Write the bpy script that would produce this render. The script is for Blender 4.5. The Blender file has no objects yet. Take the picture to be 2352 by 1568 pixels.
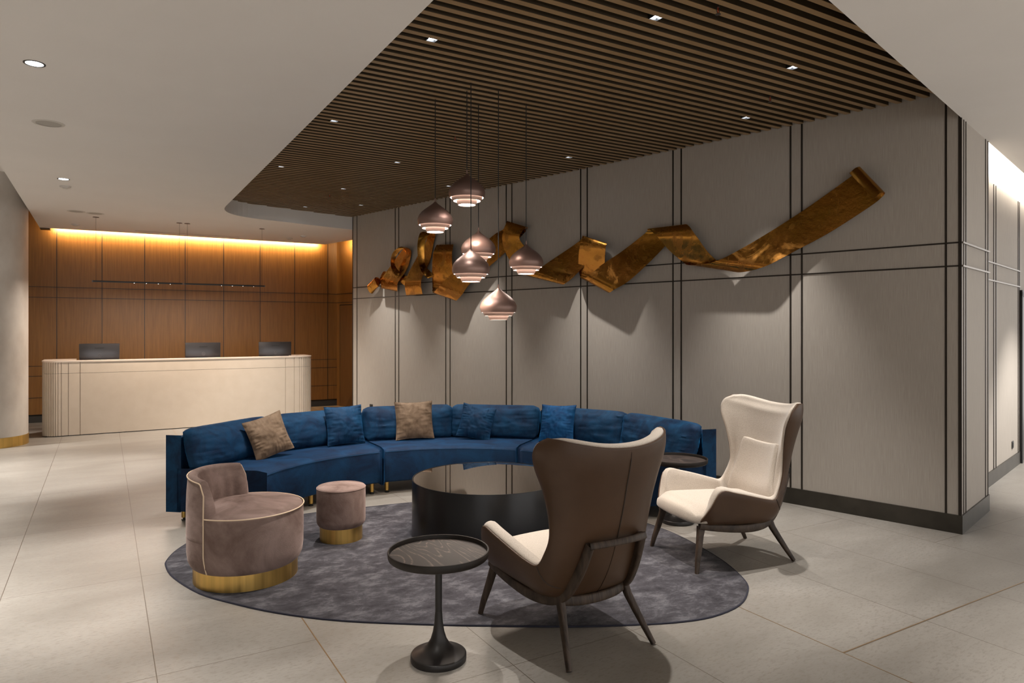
import bpy, math, random
from math import sin, cos, pi, radians, hypot, atan2
from mathutils import Vector, Matrix, noise
random.seed(7)
# brightness of the lamps (watts), daylight from the open side behind us, exposure
EXPOSURE = 0.76
WORLD = 1.05
SPOT = 200; SA = 62; OFFS = 2.4
PEND = 26; COVE = 58; COVE2 = 85; LIN = 32
SW = [1, 1, 1.05, 1, 1, 1.3, .72, 1, 1, .72, .78, 1]
C = bpy.context.scene.collection

# ---------------------------------------------------------------- camera, world, exposure
YAW = radians(30.7)
cam = bpy.data.objects.new('camera', bpy.data.cameras.new('camera')); C.objects.link(cam)
cam.location = (0, 0, 1.62); cam.rotation_euler = (radians(90), 0, -YAW)
cam.data.sensor_width = 36; cam.data.lens = 36 * 1581 / 2352; cam.data.shift_y = -31.5 / 2352
cam.data.clip_start = .05
S = bpy.context.scene; S.camera = cam
S.view_settings.view_transform = 'Standard'; S.view_settings.look = 'None'
S.view_settings.gamma = 1; S.view_settings.use_curve_mapping = False
S.view_settings.exposure = EXPOSURE
S.cycles.use_denoising = True
S.cycles.max_bounces = 8; S.cycles.diffuse_bounces = 5; S.cycles.glossy_bounces = 4
S.cycles.sample_clamp_indirect = 6; S.cycles.caustics_reflective = False; S.cycles.caustics_refractive = False
w = bpy.data.worlds.new('world'); S.world = w; w.use_nodes = True
w.node_tree.nodes['Background'].inputs[0].default_value = (1, .965, .935, 1)
w.node_tree.nodes['Background'].inputs[1].default_value = WORLD

def light(name, kind, loc, energy, color=(1, 1, 1), target=None, **kw):
    d = bpy.data.lights.new(name, kind); d.energy = energy; d.color = color
    for k, v in kw.items(): setattr(d, k, v)
    o = bpy.data.objects.new(name, d); C.objects.link(o); o.location = loc
    t = Vector(target) - Vector(loc) if target else Vector((0, 0, -1))
    o.rotation_euler = t.to_track_quat('-Z', 'Y').to_euler()
    return o
COOL = (1, .955, .90); WARM = (1, .84, .70); AMBER = (1, .72, .38)

# ---------------------------------------------------------------- helpers
def tag(o, label=None, cat=None, group=None, kind=None):
    for k, v in (('label', label), ('category', cat), ('group', group), ('kind', kind)):
        if v: o[k] = v
    return o
def empty(name, loc, rz=0, label=None, cat=None, group=None, kind=None):
    o = bpy.data.objects.new(name, None); C.objects.link(o); o.location = loc; o.rotation_euler = (0, 0, rz)
    o.empty_display_size = .05
    return tag(o, label, cat, group, kind)
def wmat(o):
    m = Matrix.LocRotScale(o.location, o.rotation_euler, o.scale)
    return (wmat(o.parent) @ m) if o.parent else m
class MB:
    def __init__(s): s.v = []; s.f = []
    def add(s, vs, fs):
        n = len(s.v); s.v += [tuple(p) for p in vs]; s.f += [tuple(i + n for i in f) for f in fs]
    def box(s, c, d, rz=0):
        x, y, z = d[0] / 2, d[1] / 2, d[2] / 2
        vs = []
        for sz in (-z, z):
            for sx, sy in ((-x, -y), (x, -y), (x, y), (-x, y)):
                vs.append((c[0] + sx * cos(rz) - sy * sin(rz), c[1] + sx * sin(rz) + sy * cos(rz), c[2] + sz))
        s.add(vs, [(3, 2, 1, 0), (4, 5, 6, 7), (0, 1, 5, 4), (1, 2, 6, 5), (2, 3, 7, 6), (3, 0, 4, 7)])
    def b2(s, x0, x1, y0, y1, z0, z1): s.box(((x0 + x1) / 2, (y0 + y1) / 2, (z0 + z1) / 2), (abs(x1 - x0), abs(y1 - y0), abs(z1 - z0)))
    def prism(s, poly, z0, z1):
        n = len(poly); vs = [(x, y, z0) for x, y in poly] + [(x, y, z1) for x, y in poly]
        s.add(vs, [tuple(reversed(range(n))), tuple(range(n, 2 * n))] + [(i, (i + 1) % n, n + (i + 1) % n, n + i) for i in range(n)])
    def lathe(s, prof, n=48, c=(0, 0, 0), closed=False, caps=True):
        m = len(prof); vs = []
        for i in range(n):
            a = 2 * pi * i / n
            for r, z in prof: vs.append((c[0] + r * cos(a), c[1] + r * sin(a), c[2] + z))
        fs = []
        for i in range(n):
            j = (i + 1) % n
            for k in range(m if closed else m - 1):
                k2 = (k + 1) % m
                fs.append((i * m + k, j * m + k, j * m + k2, i * m + k2))
        if caps and not closed:
            fs.append(tuple(i * m for i in reversed(range(n)))); fs.append(tuple(i * m + m - 1 for i in range(n)))
        s.add(vs, fs)
    def tube(s, pts, r, n=10, closed=False):
        pts = [Vector(p) for p in pts]; N = len(pts); rs = r if isinstance(r, (list, tuple)) else [r] * N
        up = None; vs = []
        for i, p in enumerate(pts):
            t = (pts[(i + 1) % N] - pts[i - 1]) if closed else (pts[min(i + 1, N - 1)] - pts[max(i - 1, 0)])
            t.normalize()
            if up is None: up = t.orthogonal().normalized()
            up = (up - t * up.dot(t)).normalized(); b = t.cross(up)
            for k in range(n):
                a = 2 * pi * k / n; vs.append(p + (up * cos(a) + b * sin(a)) * rs[i])
        fs = []
        for i in range(N if closed else N - 1):
            j = (i + 1) % N
            for k in range(n): fs.append((i * n + k, i * n + (k + 1) % n, j * n + (k + 1) % n, j * n + k))
        if not closed: fs += [tuple(reversed(range(n))), tuple((N - 1) * n + k for k in range(n))]
        s.add(vs, fs)
    def loft(s, pts, sizes, up=(0, 0, 1), n=16, e=.45):
        """rounded-rectangle sections (half sizes a: sideways, b: along up) swept along pts"""
        pts = [Vector(p) for p in pts]; N = len(pts); up0 = Vector(up); vs = []
        for i, p in enumerate(pts):
            t = (pts[min(i + 1, N - 1)] - pts[max(i - 1, 0)]).normalized()
            sd = t.cross(up0)
            if sd.length < 1e-3: sd = Vector((1, 0, 0))
            sd.normalize(); u = sd.cross(t).normalized(); a, b = sizes[i]
            for k in range(n):
                th = 2 * pi * k / n; cx, sx = cos(th), sin(th)
                vs.append(p + sd * (a * math.copysign(abs(cx) ** e, cx)) + u * (b * math.copysign(abs(sx) ** e, sx)))
        fs = []
        for i in range(N - 1):
            for k in range(n): fs.append((i * n + k, i * n + (k + 1) % n, (i + 1) * n + (k + 1) % n, (i + 1) * n + k))
        fs += [tuple(reversed(range(n))), tuple((N - 1) * n + k for k in range(n))]
        s.add(vs, fs)
    def pad(s, lo, hi, bulge=0, m=4):
        """closed slab between two grids of points, with a rounded rim that swells outward"""
        R, K = len(lo), len(lo[0]); base = len(s.v)
        lo = [[Vector(p) for p in r] for r in lo]; hi = [[Vector(p) for p in r] for r in hi]
        vs = [p for r in lo for p in r] + [p for r in hi for p in r]; o = R * K
        fs = []
        for i in range(R - 1):
            for k in range(K - 1):
                a, b, c, d = i * K + k, i * K + k + 1, (i + 1) * K + k + 1, (i + 1) * K + k
                fs.append((a, d, c, b)); fs.append((o + a, o + b, o + c, o + d))
        per = [(0, k) for k in range(K)] + [(i, K - 1) for i in range(1, R)] + [(R - 1, k) for k in range(K - 2, -1, -1)] + [(i, 0) for i in range(R - 2, 0, -1)]
        rings = [[i * K + k for i, k in per]]
        for t in range(1, m):
            ring = []
            for i, k in per:
                A, B = lo[i][k], hi[i][k]; ii = min(max(i, 1), R - 2); kk = min(max(k, 1), K - 2)
                od = ((A + B) - (lo[ii][kk] + hi[ii][kk])); od = od.normalized() if od.length > 1e-6 else Vector()
                w_ = bulge * sin(pi * t / m) * (.3 if (i in (0, R - 1) and k in (0, K - 1)) else .75 if (i in (0, R - 1) and k in (1, K - 2)) or (i in (1, R - 2) and k in (0, K - 1)) else 1); ring.append(len(vs)); vs.append(A.lerp(B, (1 - cos(pi * t / m)) / 2) + od * w_)
            rings.append(ring)
        rings.append([o + i * K + k for i, k in per]); n = len(per)
        for q in range(m):
            for j in range(n):
                j2 = (j + 1) % n; fs.append((rings[q][j], rings[q][j2], rings[q + 1][j2], rings[q + 1][j]))
        s.add(vs, fs)
    def build(s, name, mat, parent=None, world=False, smooth=False, bevel=0, seg=3, sub=0, angle=35, loc=None, recalc=False):
        vs = s.v
        if parent and world:
            im = wmat(parent).inverted(); vs = [im @ Vector(p) for p in vs]
        elif loc: vs = [Vector(p) - Vector(loc) for p in vs]
        me = bpy.data.meshes.new(name); me.from_pydata([tuple(p) for p in vs], [], s.f); me.update()
        if recalc:
            import bmesh
            bm = bmesh.new(); bm.from_mesh(me); bmesh.ops.recalc_face_normals(bm, faces=bm.faces); bm.to_mesh(me); bm.free()
        if smooth: me.shade_smooth()
        o = bpy.data.objects.new(name, me); C.objects.link(o); me.materials.append(mat)
        if parent: o.parent = parent
        elif loc: o.location = loc
        if bevel:
            b = o.modifiers.new('bevel', 'BEVEL'); b.width = bevel; b.segments = seg; b.limit_method = 'ANGLE'; b.angle_limit = radians(angle)
            b.harden_normals = False
            if not smooth: me.shade_smooth()
        if sub:
            q = o.modifiers.new('sub', 'SUBSURF'); q.levels = sub; q.render_levels = sub
        if smooth and not sub:
            try: me.set_sharp_from_angle(angle=radians(50))
            except Exception: pass
        return o
def struct(o): o['kind'] = 'structure'; return o
def copy_tree(o, parent=None):
    c = o.copy(); C.objects.link(c); c.parent = parent
    for ch in [q for q in bpy.data.objects if q.parent == o and q != c]: copy_tree(ch, c)
    return c
def crom(P, t):
    """Catmull-Rom through a list of tuples, t in 0..len-1"""
    n = len(P); i = min(int(t), n - 2); f = t - i
    a, b, c, d = P[max(i - 1, 0)], P[i], P[i + 1], P[min(i + 2, n - 1)]
    return tuple(.5 * (2 * q + (r - p) * f + (2 * p - 5 * q + 4 * r - s_) * f * f + (3 * q - p - 3 * r + s_) * f ** 3) for p, q, r, s_ in zip(a, b, c, d))
def sm(a, b, x):
    x = min(max((x - a) / (b - a), 0), 1); return x * x * (3 - 2 * x)

# ---------------------------------------------------------------- materials
def mat(name, color, rough=.5, metal=0, **kw):
    m = bpy.data.materials.new(name); m.use_nodes = True; b = m.node_tree.nodes['Principled BSDF']
    b.inputs['Base Color'].default_value = (*color, 1); b.inputs['Roughness'].default_value = rough; b.inputs['Metallic'].default_value = metal
    for k, v in kw.items():
        k = k.replace('_', ' ')
        b.inputs[k].default_value = (*v, 1) if isinstance(v, tuple) else v
    return m
class NT:
    def __init__(s, m): s.t = m.node_tree; s.b = s.t.nodes['Principled BSDF']; s.out = s.t.nodes['Material Output']
    def n(s, typ, **kw):
        o = s.t.nodes.new(typ)
        for k, v in kw.items():
            if k in o.inputs: o.inputs[k].default_value = v
            else: setattr(o, k, v)
        return o
    def l(s, a, b): s.t.links.new(a, b)
    def coord(s, scale=(1, 1, 1), rot=(0, 0, 0)):
        tc = s.n('ShaderNodeTexCoord'); mp = s.n('ShaderNodeMapping'); mp.inputs['Scale'].default_value = scale; mp.inputs['Rotation'].default_value = rot
        s.l(tc.outputs['Object'], mp.inputs[0]); return mp.outputs[0]
    def noise(s, vec, scale, detail=4, rough=.55, dist=0):
        q = s.n('ShaderNodeTexNoise'); q.inputs['Scale'].default_value = scale; q.inputs['Detail'].default_value = detail
        q.inputs['Roughness'].default_value = rough; q.inputs['Distortion'].default_value = dist; s.l(vec, q.inputs['Vector']); return q.outputs[0]
    def ramp(s, fac, stops):
        r = s.n('ShaderNodeValToRGB'); e = r.color_ramp.elements
        while len(e) > 1: e.remove(e[-1])
        e[0].position = stops[0][0]; e[0].color = (*stops[0][1], 1)
        for p, c in stops[1:]: q = e.new(p); q.color = (*c, 1)
        s.l(fac, r.inputs[0]); return r.outputs[0]
    def mix(s, fac, a, b, mode='MIX'):
        q = s.n('ShaderNodeMix'); q.data_type = 'RGBA'; q.blend_type = mode
        for sock, v in ((q.inputs[0], fac), (q.inputs[6], a), (q.inputs[7], b)):
            if isinstance(v, (int, float)): sock.default_value = v
            elif isinstance(v, tuple): sock.default_value = (*v, 1)
            else: s.l(v, sock)
        return q.outputs[2]
    def math(s, op, a, b=0, c=None):
        q = s.n('ShaderNodeMath'); q.operation = op
        for sock, v in zip(q.inputs, (a, b) if c is None else (a, b, c)):
            if isinstance(v, (int, float)): sock.default_value = v
            else: s.l(v, sock)
        return q.outputs[0]
    def bump(s, h, strength=.3, dist=.01):
        q = s.n('ShaderNodeBump'); q.inputs['Strength'].default_value = strength; q.inputs['Distance'].default_value = dist
        s.l(h, q.inputs['Height']); s.l(q.outputs[0], s.b.inputs['Normal']); return q
    def color(s, c): s.l(c, s.b.inputs['Base Color'])
    def rough(s, c): s.l(c, s.b.inputs['Roughness'])
def mottled(name, c1, c2, scale, rough=.6, stretch=(1, 1, 1), bump=0, bscale=None, detail=5, lo=.35, hi=.65, bdist=.01, **kw):
    m = mat(name, c1, rough, **kw); t = NT(m); v = t.coord(stretch); n_ = t.noise(v, scale, detail)
    t.color(t.ramp(n_, [(lo, c1), (hi, c2)]))
    if bump: t.bump(t.noise(v, bscale or scale * 3, 3), bump, bdist)
    return m

# floor tiles: joints run along fixed X lines, half-lapped Y joints by zone
M_floor = mat('stone_tile', (.4, .38, .34), .42); t = NT(M_floor)
tc = t.n('ShaderNodeTexCoord'); sp = t.n('ShaderNodeSeparateXYZ'); t.l(tc.outputs['Object'], sp.inputs[0]); X, Y = sp.outputs[0], sp.outputs[1]
PX, PY = .7405, 1.4935
def joint(co, ph, per, wd):
    fr = t.math('FRACT', t.math('ADD', t.math('DIVIDE', t.math('SUBTRACT', co, ph), per), .5))
    return t.math('LESS_THAN', t.math('MULTIPLY', t.math('ABSOLUTE', t.math('SUBTRACT', fr, .5)), per), wd)
jx = joint(X, .213, PX, .0022)
ja = joint(Y, 3.597, PY, .002); jb = joint(Y, 2.84, PY, .002)
z1 = t.math('MULTIPLY', t.math('GREATER_THAN', X, .953), t.math('LESS_THAN', X, 3.173)); z2 = t.math('GREATER_THAN', X, 5.40)
zb = t.math('MINIMUM', t.math('ADD', z1, z2), 1)
jy = t.math('ADD', t.math('MULTIPLY', jb, zb), t.math('MULTIPLY', ja, t.math('SUBTRACT', 1, zb)))
J = t.math('MINIMUM', t.math('ADD', jx, jy), 1)
v = t.coord((1, 2.6, 1), (0, 0, radians(-12))); big = t.noise(v, 1.1, 6, .6, .3); fine = t.noise(v, 26, 5, .7); fl = t.noise(t.coord((1, 1, 1)), 70, 2)
tx = t.math('FLOOR', t.math('DIVIDE', t.math('SUBTRACT', X, .213), PX)); wn = t.n('ShaderNodeTexWhiteNoise'); wn.noise_dimensions = '1D'; t.l(tx, wn.inputs['W'])
base = t.ramp(big, [(.3, (.205, .187, .164)), (.7, (.285, .265, .238))])
base = t.mix(t.ramp(fine, [(.38, (.5, .5, .5)), (.5, (0, 0, 0))]), base, (.14, .122, .10))
base = t.mix(t.math('MULTIPLY', wn.outputs[0], .15), base, (.19, .178, .163))
t.color(t.mix(J, base, (.09, .072, .055))); t.rough(t.math('ADD', t.math('MULTIPLY', fine, .25), .28))
t.bump(t.math('SUBTRACT', fine, t.math('MULTIPLY', J, 1.5)), .12, .004)

def streaked(name, c1, c2, sx=220, sz=6, rough=.7, **kw):
    """cloth or veneer with fine vertical streaks"""
    m = mat(name, c1, rough, **kw); t = NT(m); v = t.coord((1, 1, sz / sx)); n1 = t.noise(v, sx, 3, .6); n2 = t.noise(t.coord((1, 1, .25)), 3.0, 3)
    c = t.ramp(n1, [(.3, c1), (.7, c2)]); t.color(t.mix(t.math('MULTIPLY', n2, .35), c, tuple(q * .82 for q in c1))); t.bump(n1, .25, .002)
    return m
M_cloth = streaked('woven_wallcovering', (.345, .308, .268), (.435, .395, .35))
M_veneer = streaked('oak_veneer', (.185, .080, .017), (.262, .122, .029), 60, 2.0, .42)
M_door = streaked('oak_door_veneer', (.145, .065, .018), (.205, .097, .029), 60, 2.0, .45)
M_white = mottled('ceiling_paint', (.74, .72, .70), (.76, .74, .72), 1.5, .75)
M_slat = mottled('shaded_slat_sides', (.030, .018, .006), (.036, .023, .009), 3, .6)  # shade of the gaps put into the colour of the slat sides
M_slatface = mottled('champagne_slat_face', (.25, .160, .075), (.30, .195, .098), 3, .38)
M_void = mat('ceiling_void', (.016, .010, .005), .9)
M_bronze = mat('dark_bronze', (.035, .028, .022), .4, .6)
M_base = mottled('blackened_steel', (.05, .045, .037), (.075, .067, .055), 4, .38, metal=.7)
M_plaster = mottled('polished_plaster', (.40, .36, .32), (.56, .53, .49), 2.2, .5, (1, 1, .6), detail=8, lo=.35, hi=.68)
def brass(name, c=(.80, .52, .16), rough=.28):
    m = mat(name, c, rough, 1); t = NT(m); v = t.coord((1, 1, .02)); n_ = t.noise(v, 26, 3); t.rough(t.math('MULTIPLY_ADD', n_, .3, rough - .08))
    t.color(t.ramp(n_, [(.3, tuple(q * .72 for q in c)), (.7, c)])); return m
M_brass = brass('brushed_brass')
def velvet(name, c1, c2, sheen, scale=5, rough=.75, tint=None, sw=.9):
    m = mat(name, c1, rough, Sheen_Weight=sw, Sheen_Roughness=.35, Sheen_Tint=tint or tuple(min(1, q * 3 + .1) for q in c2)); t = NT(m)
    v = t.coord((1, 1, 1)); n_ = t.noise(v, scale, 6, .62, .6); f = t.noise(v, 160, 2)
    t.color(t.ramp(n_, [(.34, c1), (.66, c2)])); t.bump(t.math('ADD', t.math('MULTIPLY', f, .25), n_), .45, .008)
    t.l(t.math('MULTIPLY', t.math('SUBTRACT', n_, .25), sw * 2.2), t.b.inputs['Sheen Weight']); t.b.inputs['Specular IOR Level'].default_value = .25; return m
M_blue = velvet('blue_velvet', (.0006, .009, .034), (.002, .031, .086), .8, 4, tint=(.012, .20, .55), sw=.38)
M_blue2 = velvet('blue_velvet_cushion', (.0008, .013, .044), (.003, .046, .115), .9, 6, tint=(.02, .24, .60), sw=.50)
M_blue3 = velvet('bright_blue_velvet', (.001, .028, .10), (.006, .085, .23), .9, 9, tint=(.04, .34, .85), sw=.75)
M_mauve = velvet('mauve_velvet', (.125, .080, .066), (.265, .192, .170), .9, 3.5, tint=(.72, .58, .54), sw=.6)
M_taupe = velvet('taupe_velvet', (.125, .08, .048), (.24, .165, .11), .9, 9, tint=(.65, .5, .38))
M_pipe = mat('cream_piping', (.62, .48, .34), .6)
M_leather = mottled('brown_leather', (.050, .025, .012), (.068, .036, .019), 3, .42, Specular_IOR_Level=.35, bump=.12, bscale=240, bdist=.002)
M_seam = mat('leather_seam', (.02, .011, .006), .6)
M_wool = mat('cream_wool', (.6, .5, .4), .9, Sheen_Weight=.3); t = NT(M_wool); v = t.coord()
n_ = t.noise(v, 300, 3, .65); t.color(t.ramp(n_, [(.34, (.34, .285, .23)), (.5, (.47, .405, .34)), (.7, (.52, .455, .39))])); t.bump(n_, .35, .003)
def wood(name, c1, c2, rough=.5, scale=30, rot=(0, 0, 0)):
    m = mat(name, c1, rough); t = NT(m); v = t.coord((1, .3, .14) if name.startswith('dark') else (1, .12, 1), rot); n_ = t.noise(v, scale, 5, .6, .8)
    t.color(t.ramp(n_, [(.36, c1), (.62, c2)])); t.bump(n_, .2, .003); return m
M_ash = wood('dark_stained_ash', (.022, .014, .009), (.060, .040, .028), .5, 55); M_ash.node_tree.nodes['Principled BSDF'].inputs['Specular IOR Level'].default_value = .3
# open-grained tray top: cathedral figure
M_tray = mat('open_grain_ash', (.05, .035, .028), .45); t = NT(M_tray); v = t.coord((1, .22, 1), (0, 0, radians(35)))
n_ = t.noise(v, 3.6, 2, .4, .6); fr_ = t.math('FRACT', t.math('MULTIPLY', n_, 26)); por = t.noise(t.coord((1, .1, 1), (0, 0, radians(35))), 160, 2)
t.color(t.mix(t.ramp(fr_, [(.0, (.75, .75, .75)), (.22, (0, 0, 0)), (.9, (0, 0, 0)), (1, (.75, .75, .75))]), (.026, .018, .014), t.ramp(por, [(.4, (.06, .042, .033)), (.6, (.25, .18, .145))])))
M_trayrim = mottled('dark_tray_frame', (.011, .008, .006), (.018, .013, .010), 20, .5, Specular_IOR_Level=.3)
M_black = mottled('black_lacquered_metal', (.010, .010, .011), (.014, .014, .015), 2, .30, metal=.4)
M_mirror = mat('bronze_mirror_glass', (.52, .46, .41), .012, 1)
M_rug = mat('violet_grey_pile', (.06, .055, .065), .95, Sheen_Weight=.08, Specular_IOR_Level=.1); t = NT(M_rug)
v = t.coord((1, 1.5, 1), (0, 0, .5)); n1 = t.noise(v, 5.0, 9, .78, .2); n2 = t.noise(t.coord(), 260, 2)
t.color(t.mix(t.math('MULTIPLY', n2, .45), t.ramp(n1, [(.36, (.022, .020, .024)), (.50, (.058, .055, .063)), (.64, (.150, .147, .160))]), (.03, .027, .033)))
t.bump(t.math('ADD', n1, t.math('MULTIPLY', n2, .6)), .5, .01)
M_rugedge = mat('rug_binding', (.010, .010, .022), .8)
# copper ribbon with patina
M_copper = mat('patinated_copper', (.55, .25, .06), .3, 1); t = NT(M_copper); v = t.coord((1, 1, 1)); n1 = t.noise(v, 3.2, 9, .62, 2.2); n2 = t.noise(v, 2.0, 4); n3 = t.noise(t.coord((3, 3, 3)), 6, 5)
c = t.ramp(n2, [(.35, (.50, .215, .045)), (.65, (.42, .21, .032))]); patina = t.ramp(n1, [(.50, (0, 0, 0)), (.64, (1, 1, 1))])
st = t.noise(t.coord((1, .15, 1), (0, .9, 0)), 22, 4); t.color(t.mix(t.math('MULTIPLY', patina, .40), c, (.15, .075, .030))); t.rough(t.math('ADD', t.math('MULTIPLY_ADD', patina, .2, .10), t.math('MULTIPLY', st, .22))); t.bump(t.math('ADD', t.math('MULTIPLY', n3, .5), t.math('MULTIPLY', st, .12)), .16, .02)
M_shade = mat('rose_bronze_enamel', (.215, .135, .112), .40, .6)
M_shadein = mat('shade_ring', (.36, .235, .185), .45, .2)
M_brownring = mat('brown_canopy', (.12, .09, .07), .5)
M_cord = mat('black_cord', (.006, .006, .006), .6)
def glow(name, c, s):
    m = mat(name, c, .5); b = m.node_tree.nodes['Principled BSDF']; b.inputs['Emission Color'].default_value = (*c, 1); b.inputs['Emission Strength'].default_value = s; return m
M_glow = glow('lamp_diffuser', (1, .90, .84), 11); M_led = glow('downlight_lens', (.86, .92, 1), 22); M_amber = glow('cove_strip_amber', (1, .62, .24), 16)
M_cream = mottled('cream_solid_surface', (.62, .53, .43), (.65, .56, .46), 6, .38)
M_creamtop = mat('cream_counter_cap', (.72, .62, .53), .3)
M_screen = mat('monitor_back', (.09, .086, .09), .28, .85); M_logo = mat('monitor_emblem', (.12, .115, .12), .3, .3); M_dark = mat('black_plastic', (.012, .012, .012), .45)
M_steel = mat('elevator_steel', (.10, .09, .08), .35, .8)
M_grey = mat('white_plastic', (.56, .54, .51), .5)
M_woodfloor = wood('pale_oak_floor', (.46, .31, .15), (.60, .43, .24), .45, 8)

# ---------------------------------------------------------------- the shell
C0 = Vector((5.7964, 2.8491)); U = Vector((-.24869, .96858)); N2 = Vector((-.96858, -.24869))   # long wall: origin, along, out into the room
WR = atan2(U.y, U.x)
def wp(u, off, z=0): p = C0 + U * u + N2 * off; return (p.x, p.y, z)
ZC = 3.27; ZS = 3.48; ZT = 3.95
m = MB(); m.b2(-9, 14, -7, 16, -.1, 0); struct(m.build('floor', M_floor))
for i, (x0, x1, y0, y1) in enumerate(((.9505, .9565, -7, 13.9), (3.1705, 3.1755, -7, 8), (3.173, 14, 2.106, 2.112)), 1):
    m = MB(); m.b2(x0, x1, y0, y1, -.02, .0008); struct(m.build('trim_%d' % i, mat('floor_inlay_strip_%d' % i, (.30, .20, .11), .35, .6)))
m = MB(); m.prism([(2.95, 14.22), (3.25, 12.6), (3.9, 12.3), (4.7, 12.3), (4.2, 14.22)], 0, .002); struct(m.build('floor', M_woodfloor))
# back wall in oak veneer
YB = 14.22
m = MB(); m.b2(-9, 4.3, YB, YB + .2, .14, 3.9); struct(m.build('wall_back', M_veneer))
m = MB(); m.b2(-9, 4.5, YB + .03, YB + .2, 0, .14); struct(m.build('baseboard_back', mat('recessed_plinth', (.035, .033, .030), .6)))
m = MB()
for k in range(-8, 8):
    x = -.02 + .67 * k
    if x < 4.1: m.b2(x - .0048, x + .0048, YB - .003, YB + .01, .14, 3.9)
for z in (3.66, 2.32, 2.14, .965, .795, .425): m.b2(-9, 4.19, YB - .003, YB + .01, z - .0042, z + .0042)
struct(m.build('trim_4', M_dark))
# angled oak wall with the flush door
WD = atan2(-.96858, .24869)
root = empty('wall_door_side', (4.19, YB, 0), WD, kind='structure')
m = MB(); m.b2(0, 3.4, 0, .15, 0, 3.9); m.build('wall_panel', M_veneer, root)
m = MB(); m.b2(0, 3.4, -.003, .01, 2.314, 2.326); m.b2(0, 3.4, -.003, .01, 2.134, 2.146); m.b2(.115, .125, -.003, .01, 0, 2.1); m.build('shadow_joint', M_dark, root)
dr = empty('door_1', (4.19, YB, 0), WD, kind='structure')
m = MB(); m.b2(.14, 1.05, -.014, .02, .01, 2.075); m.build('door_leaf', M_door, dr, bevel=.004)
m = MB(); m.b2(.118, .138, -.004, .02, 0, 2.1); m.b2(.118, 1.07, -.004, .02, 2.082, 2.1); m.build('door_frame', M_bronze, dr)
m = MB(); m.lathe([(.010, 0), (.010, .012)], 12); o = m.build('door_knob', M_brass, dr); o.rotation_euler = (radians(90), 0, 0); o.location = (.93, -.014, .99)
# left side
m = MB(); m.b2(-9.2, -9, -7, 16, 0, 3.9); struct(m.build('wall_left', M_plaster))
# long woven wall, its short return and the recessed hall wall, one block
m = MB(); m.prism([wp(0, 0)[:2], wp(0, -.972)[:2], wp(.196, -.972)[:2], wp(.196, -9)[:2], wp(8.775, -9)[:2], wp(8.775, 0)[:2]], 0, ZT)
W = m.build('wall_right', M_cloth, loc=wp(0, 0)); struct(W)
W.data.transform(Matrix.Rotation(-WR, 4, 'Z')); W.rotation_euler = (0, 0, WR)   # local x along the wall
def wallroot(name): return empty(name, wp(0, 0), WR, kind='structure')
r = wallroot('trim_5')
m = MB()
for u in (8.641, 7.553, 7.461, 6.323, 6.226, 5.087, 4.983, 3.837, 3.739, 2.591, 2.493, 1.348, 1.244, .103):
    m.b2(u - .0075, u + .0075, -.002, .004, .1, ZT)
for z in (2.292, 2.108): m.b2(0, 8.775, -.002, .005, z - .006, z + .006)
m.b2(8.76, 8.778, -.002, .005, 0, ZT)
m.b2(-.004, .018, -.004, .005, .14, ZT)
m.build('joint_strip', M_bronze, r)
m = MB()
for vv in (.0, .075, .145, .865, .962): m.b2(-.005, .004, -vv - .009, -vv + .004, .13, ZT)
for vv in (2.33, 2.44, 3.706, 3.79): m.b2(.190, .2, -vv - .008, -vv + .008, .14, 3.12)
m.build('joint_strip', M_bronze, r)
m = MB()
for z in (2.292, 2.108): m.b2(-.014, 0, -.985, -.01, z - .007, z + .007); m.b2(.182, .2, -3.79, -.98, z - .007, z + .007)
m.build('dado_rail', mat('bronze_rail', (.20, .17, .14), .35, .8), r)
m = MB(); m.prism([(-.012, .012), (8.775, .012), (8.775, -.01), (.1, -.01), (.1, -.5), (.1, -.984), (-.012, -.984)], 0, .145); m.b2(.184, .25, -3.78, -.97, 0, .145)
o = m.build('baseboard_right', M_base, empty('baseboard_right', wp(0, 0), WR, kind='structure')); o.name = 'skirting'
# lift doorway at the far right edge
dr = empty('door_2', wp(.196, -3.80), WR, kind='structure')
m = MB(); m.b2(-.03, .02, -.07, 0, 0, 2.05); m.b2(-.03, .02, -1.3, 0, 2.0, 2.07); m.build('door_frame', M_dark, dr)
m = MB(); m.b2(-.004, .02, -1.3, -.07, 0, 2.0); m.build('door_leaf', M_steel, dr)
for nm, loc, z, lab, q in (('wall_socket', wp(1.39, .001), .292, 'black square wall socket low on the cloth wall behind the cream wing chair', 0), ('wall_socket', wp(8.215, .001), .335, 'small wall socket above the left part of the blue sofa', 0), ('wall_socket', wp(.195, -3.354), .275, 'small dark wall socket low on the hall wall at the right edge', 1)):
    rt = empty(nm, (loc[0], loc[1], z), WR + (pi / 2 if q else 0), lab, 'socket')
    m = MB(); m.b2(-.042, .042, 0, .008, -.042, .042); m.build('plate', M_dark, rt, bevel=.003)
    m = MB(); m.b2(-.024, .024, .008, .011, -.024, .024); m.build('insert', M_bronze, rt)
# column
cx, cy = -1.356, 11.854
rt = empty('round_column', (cx, cy, 0), 0, 'round grey plaster column with a brass foot ring at the left edge', 'column'); rt['kind'] = 'structure'
m = MB(); m.lathe([(.445, 0), (.445, 3.72)], 64); m.build('column_shaft', M_plaster, rt, smooth=True)
m = MB(); m.lathe([(.452, 0), (.452, .135), (.446, .137)], 64); m.build('base_ring', M_brass, rt, smooth=True)

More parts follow.
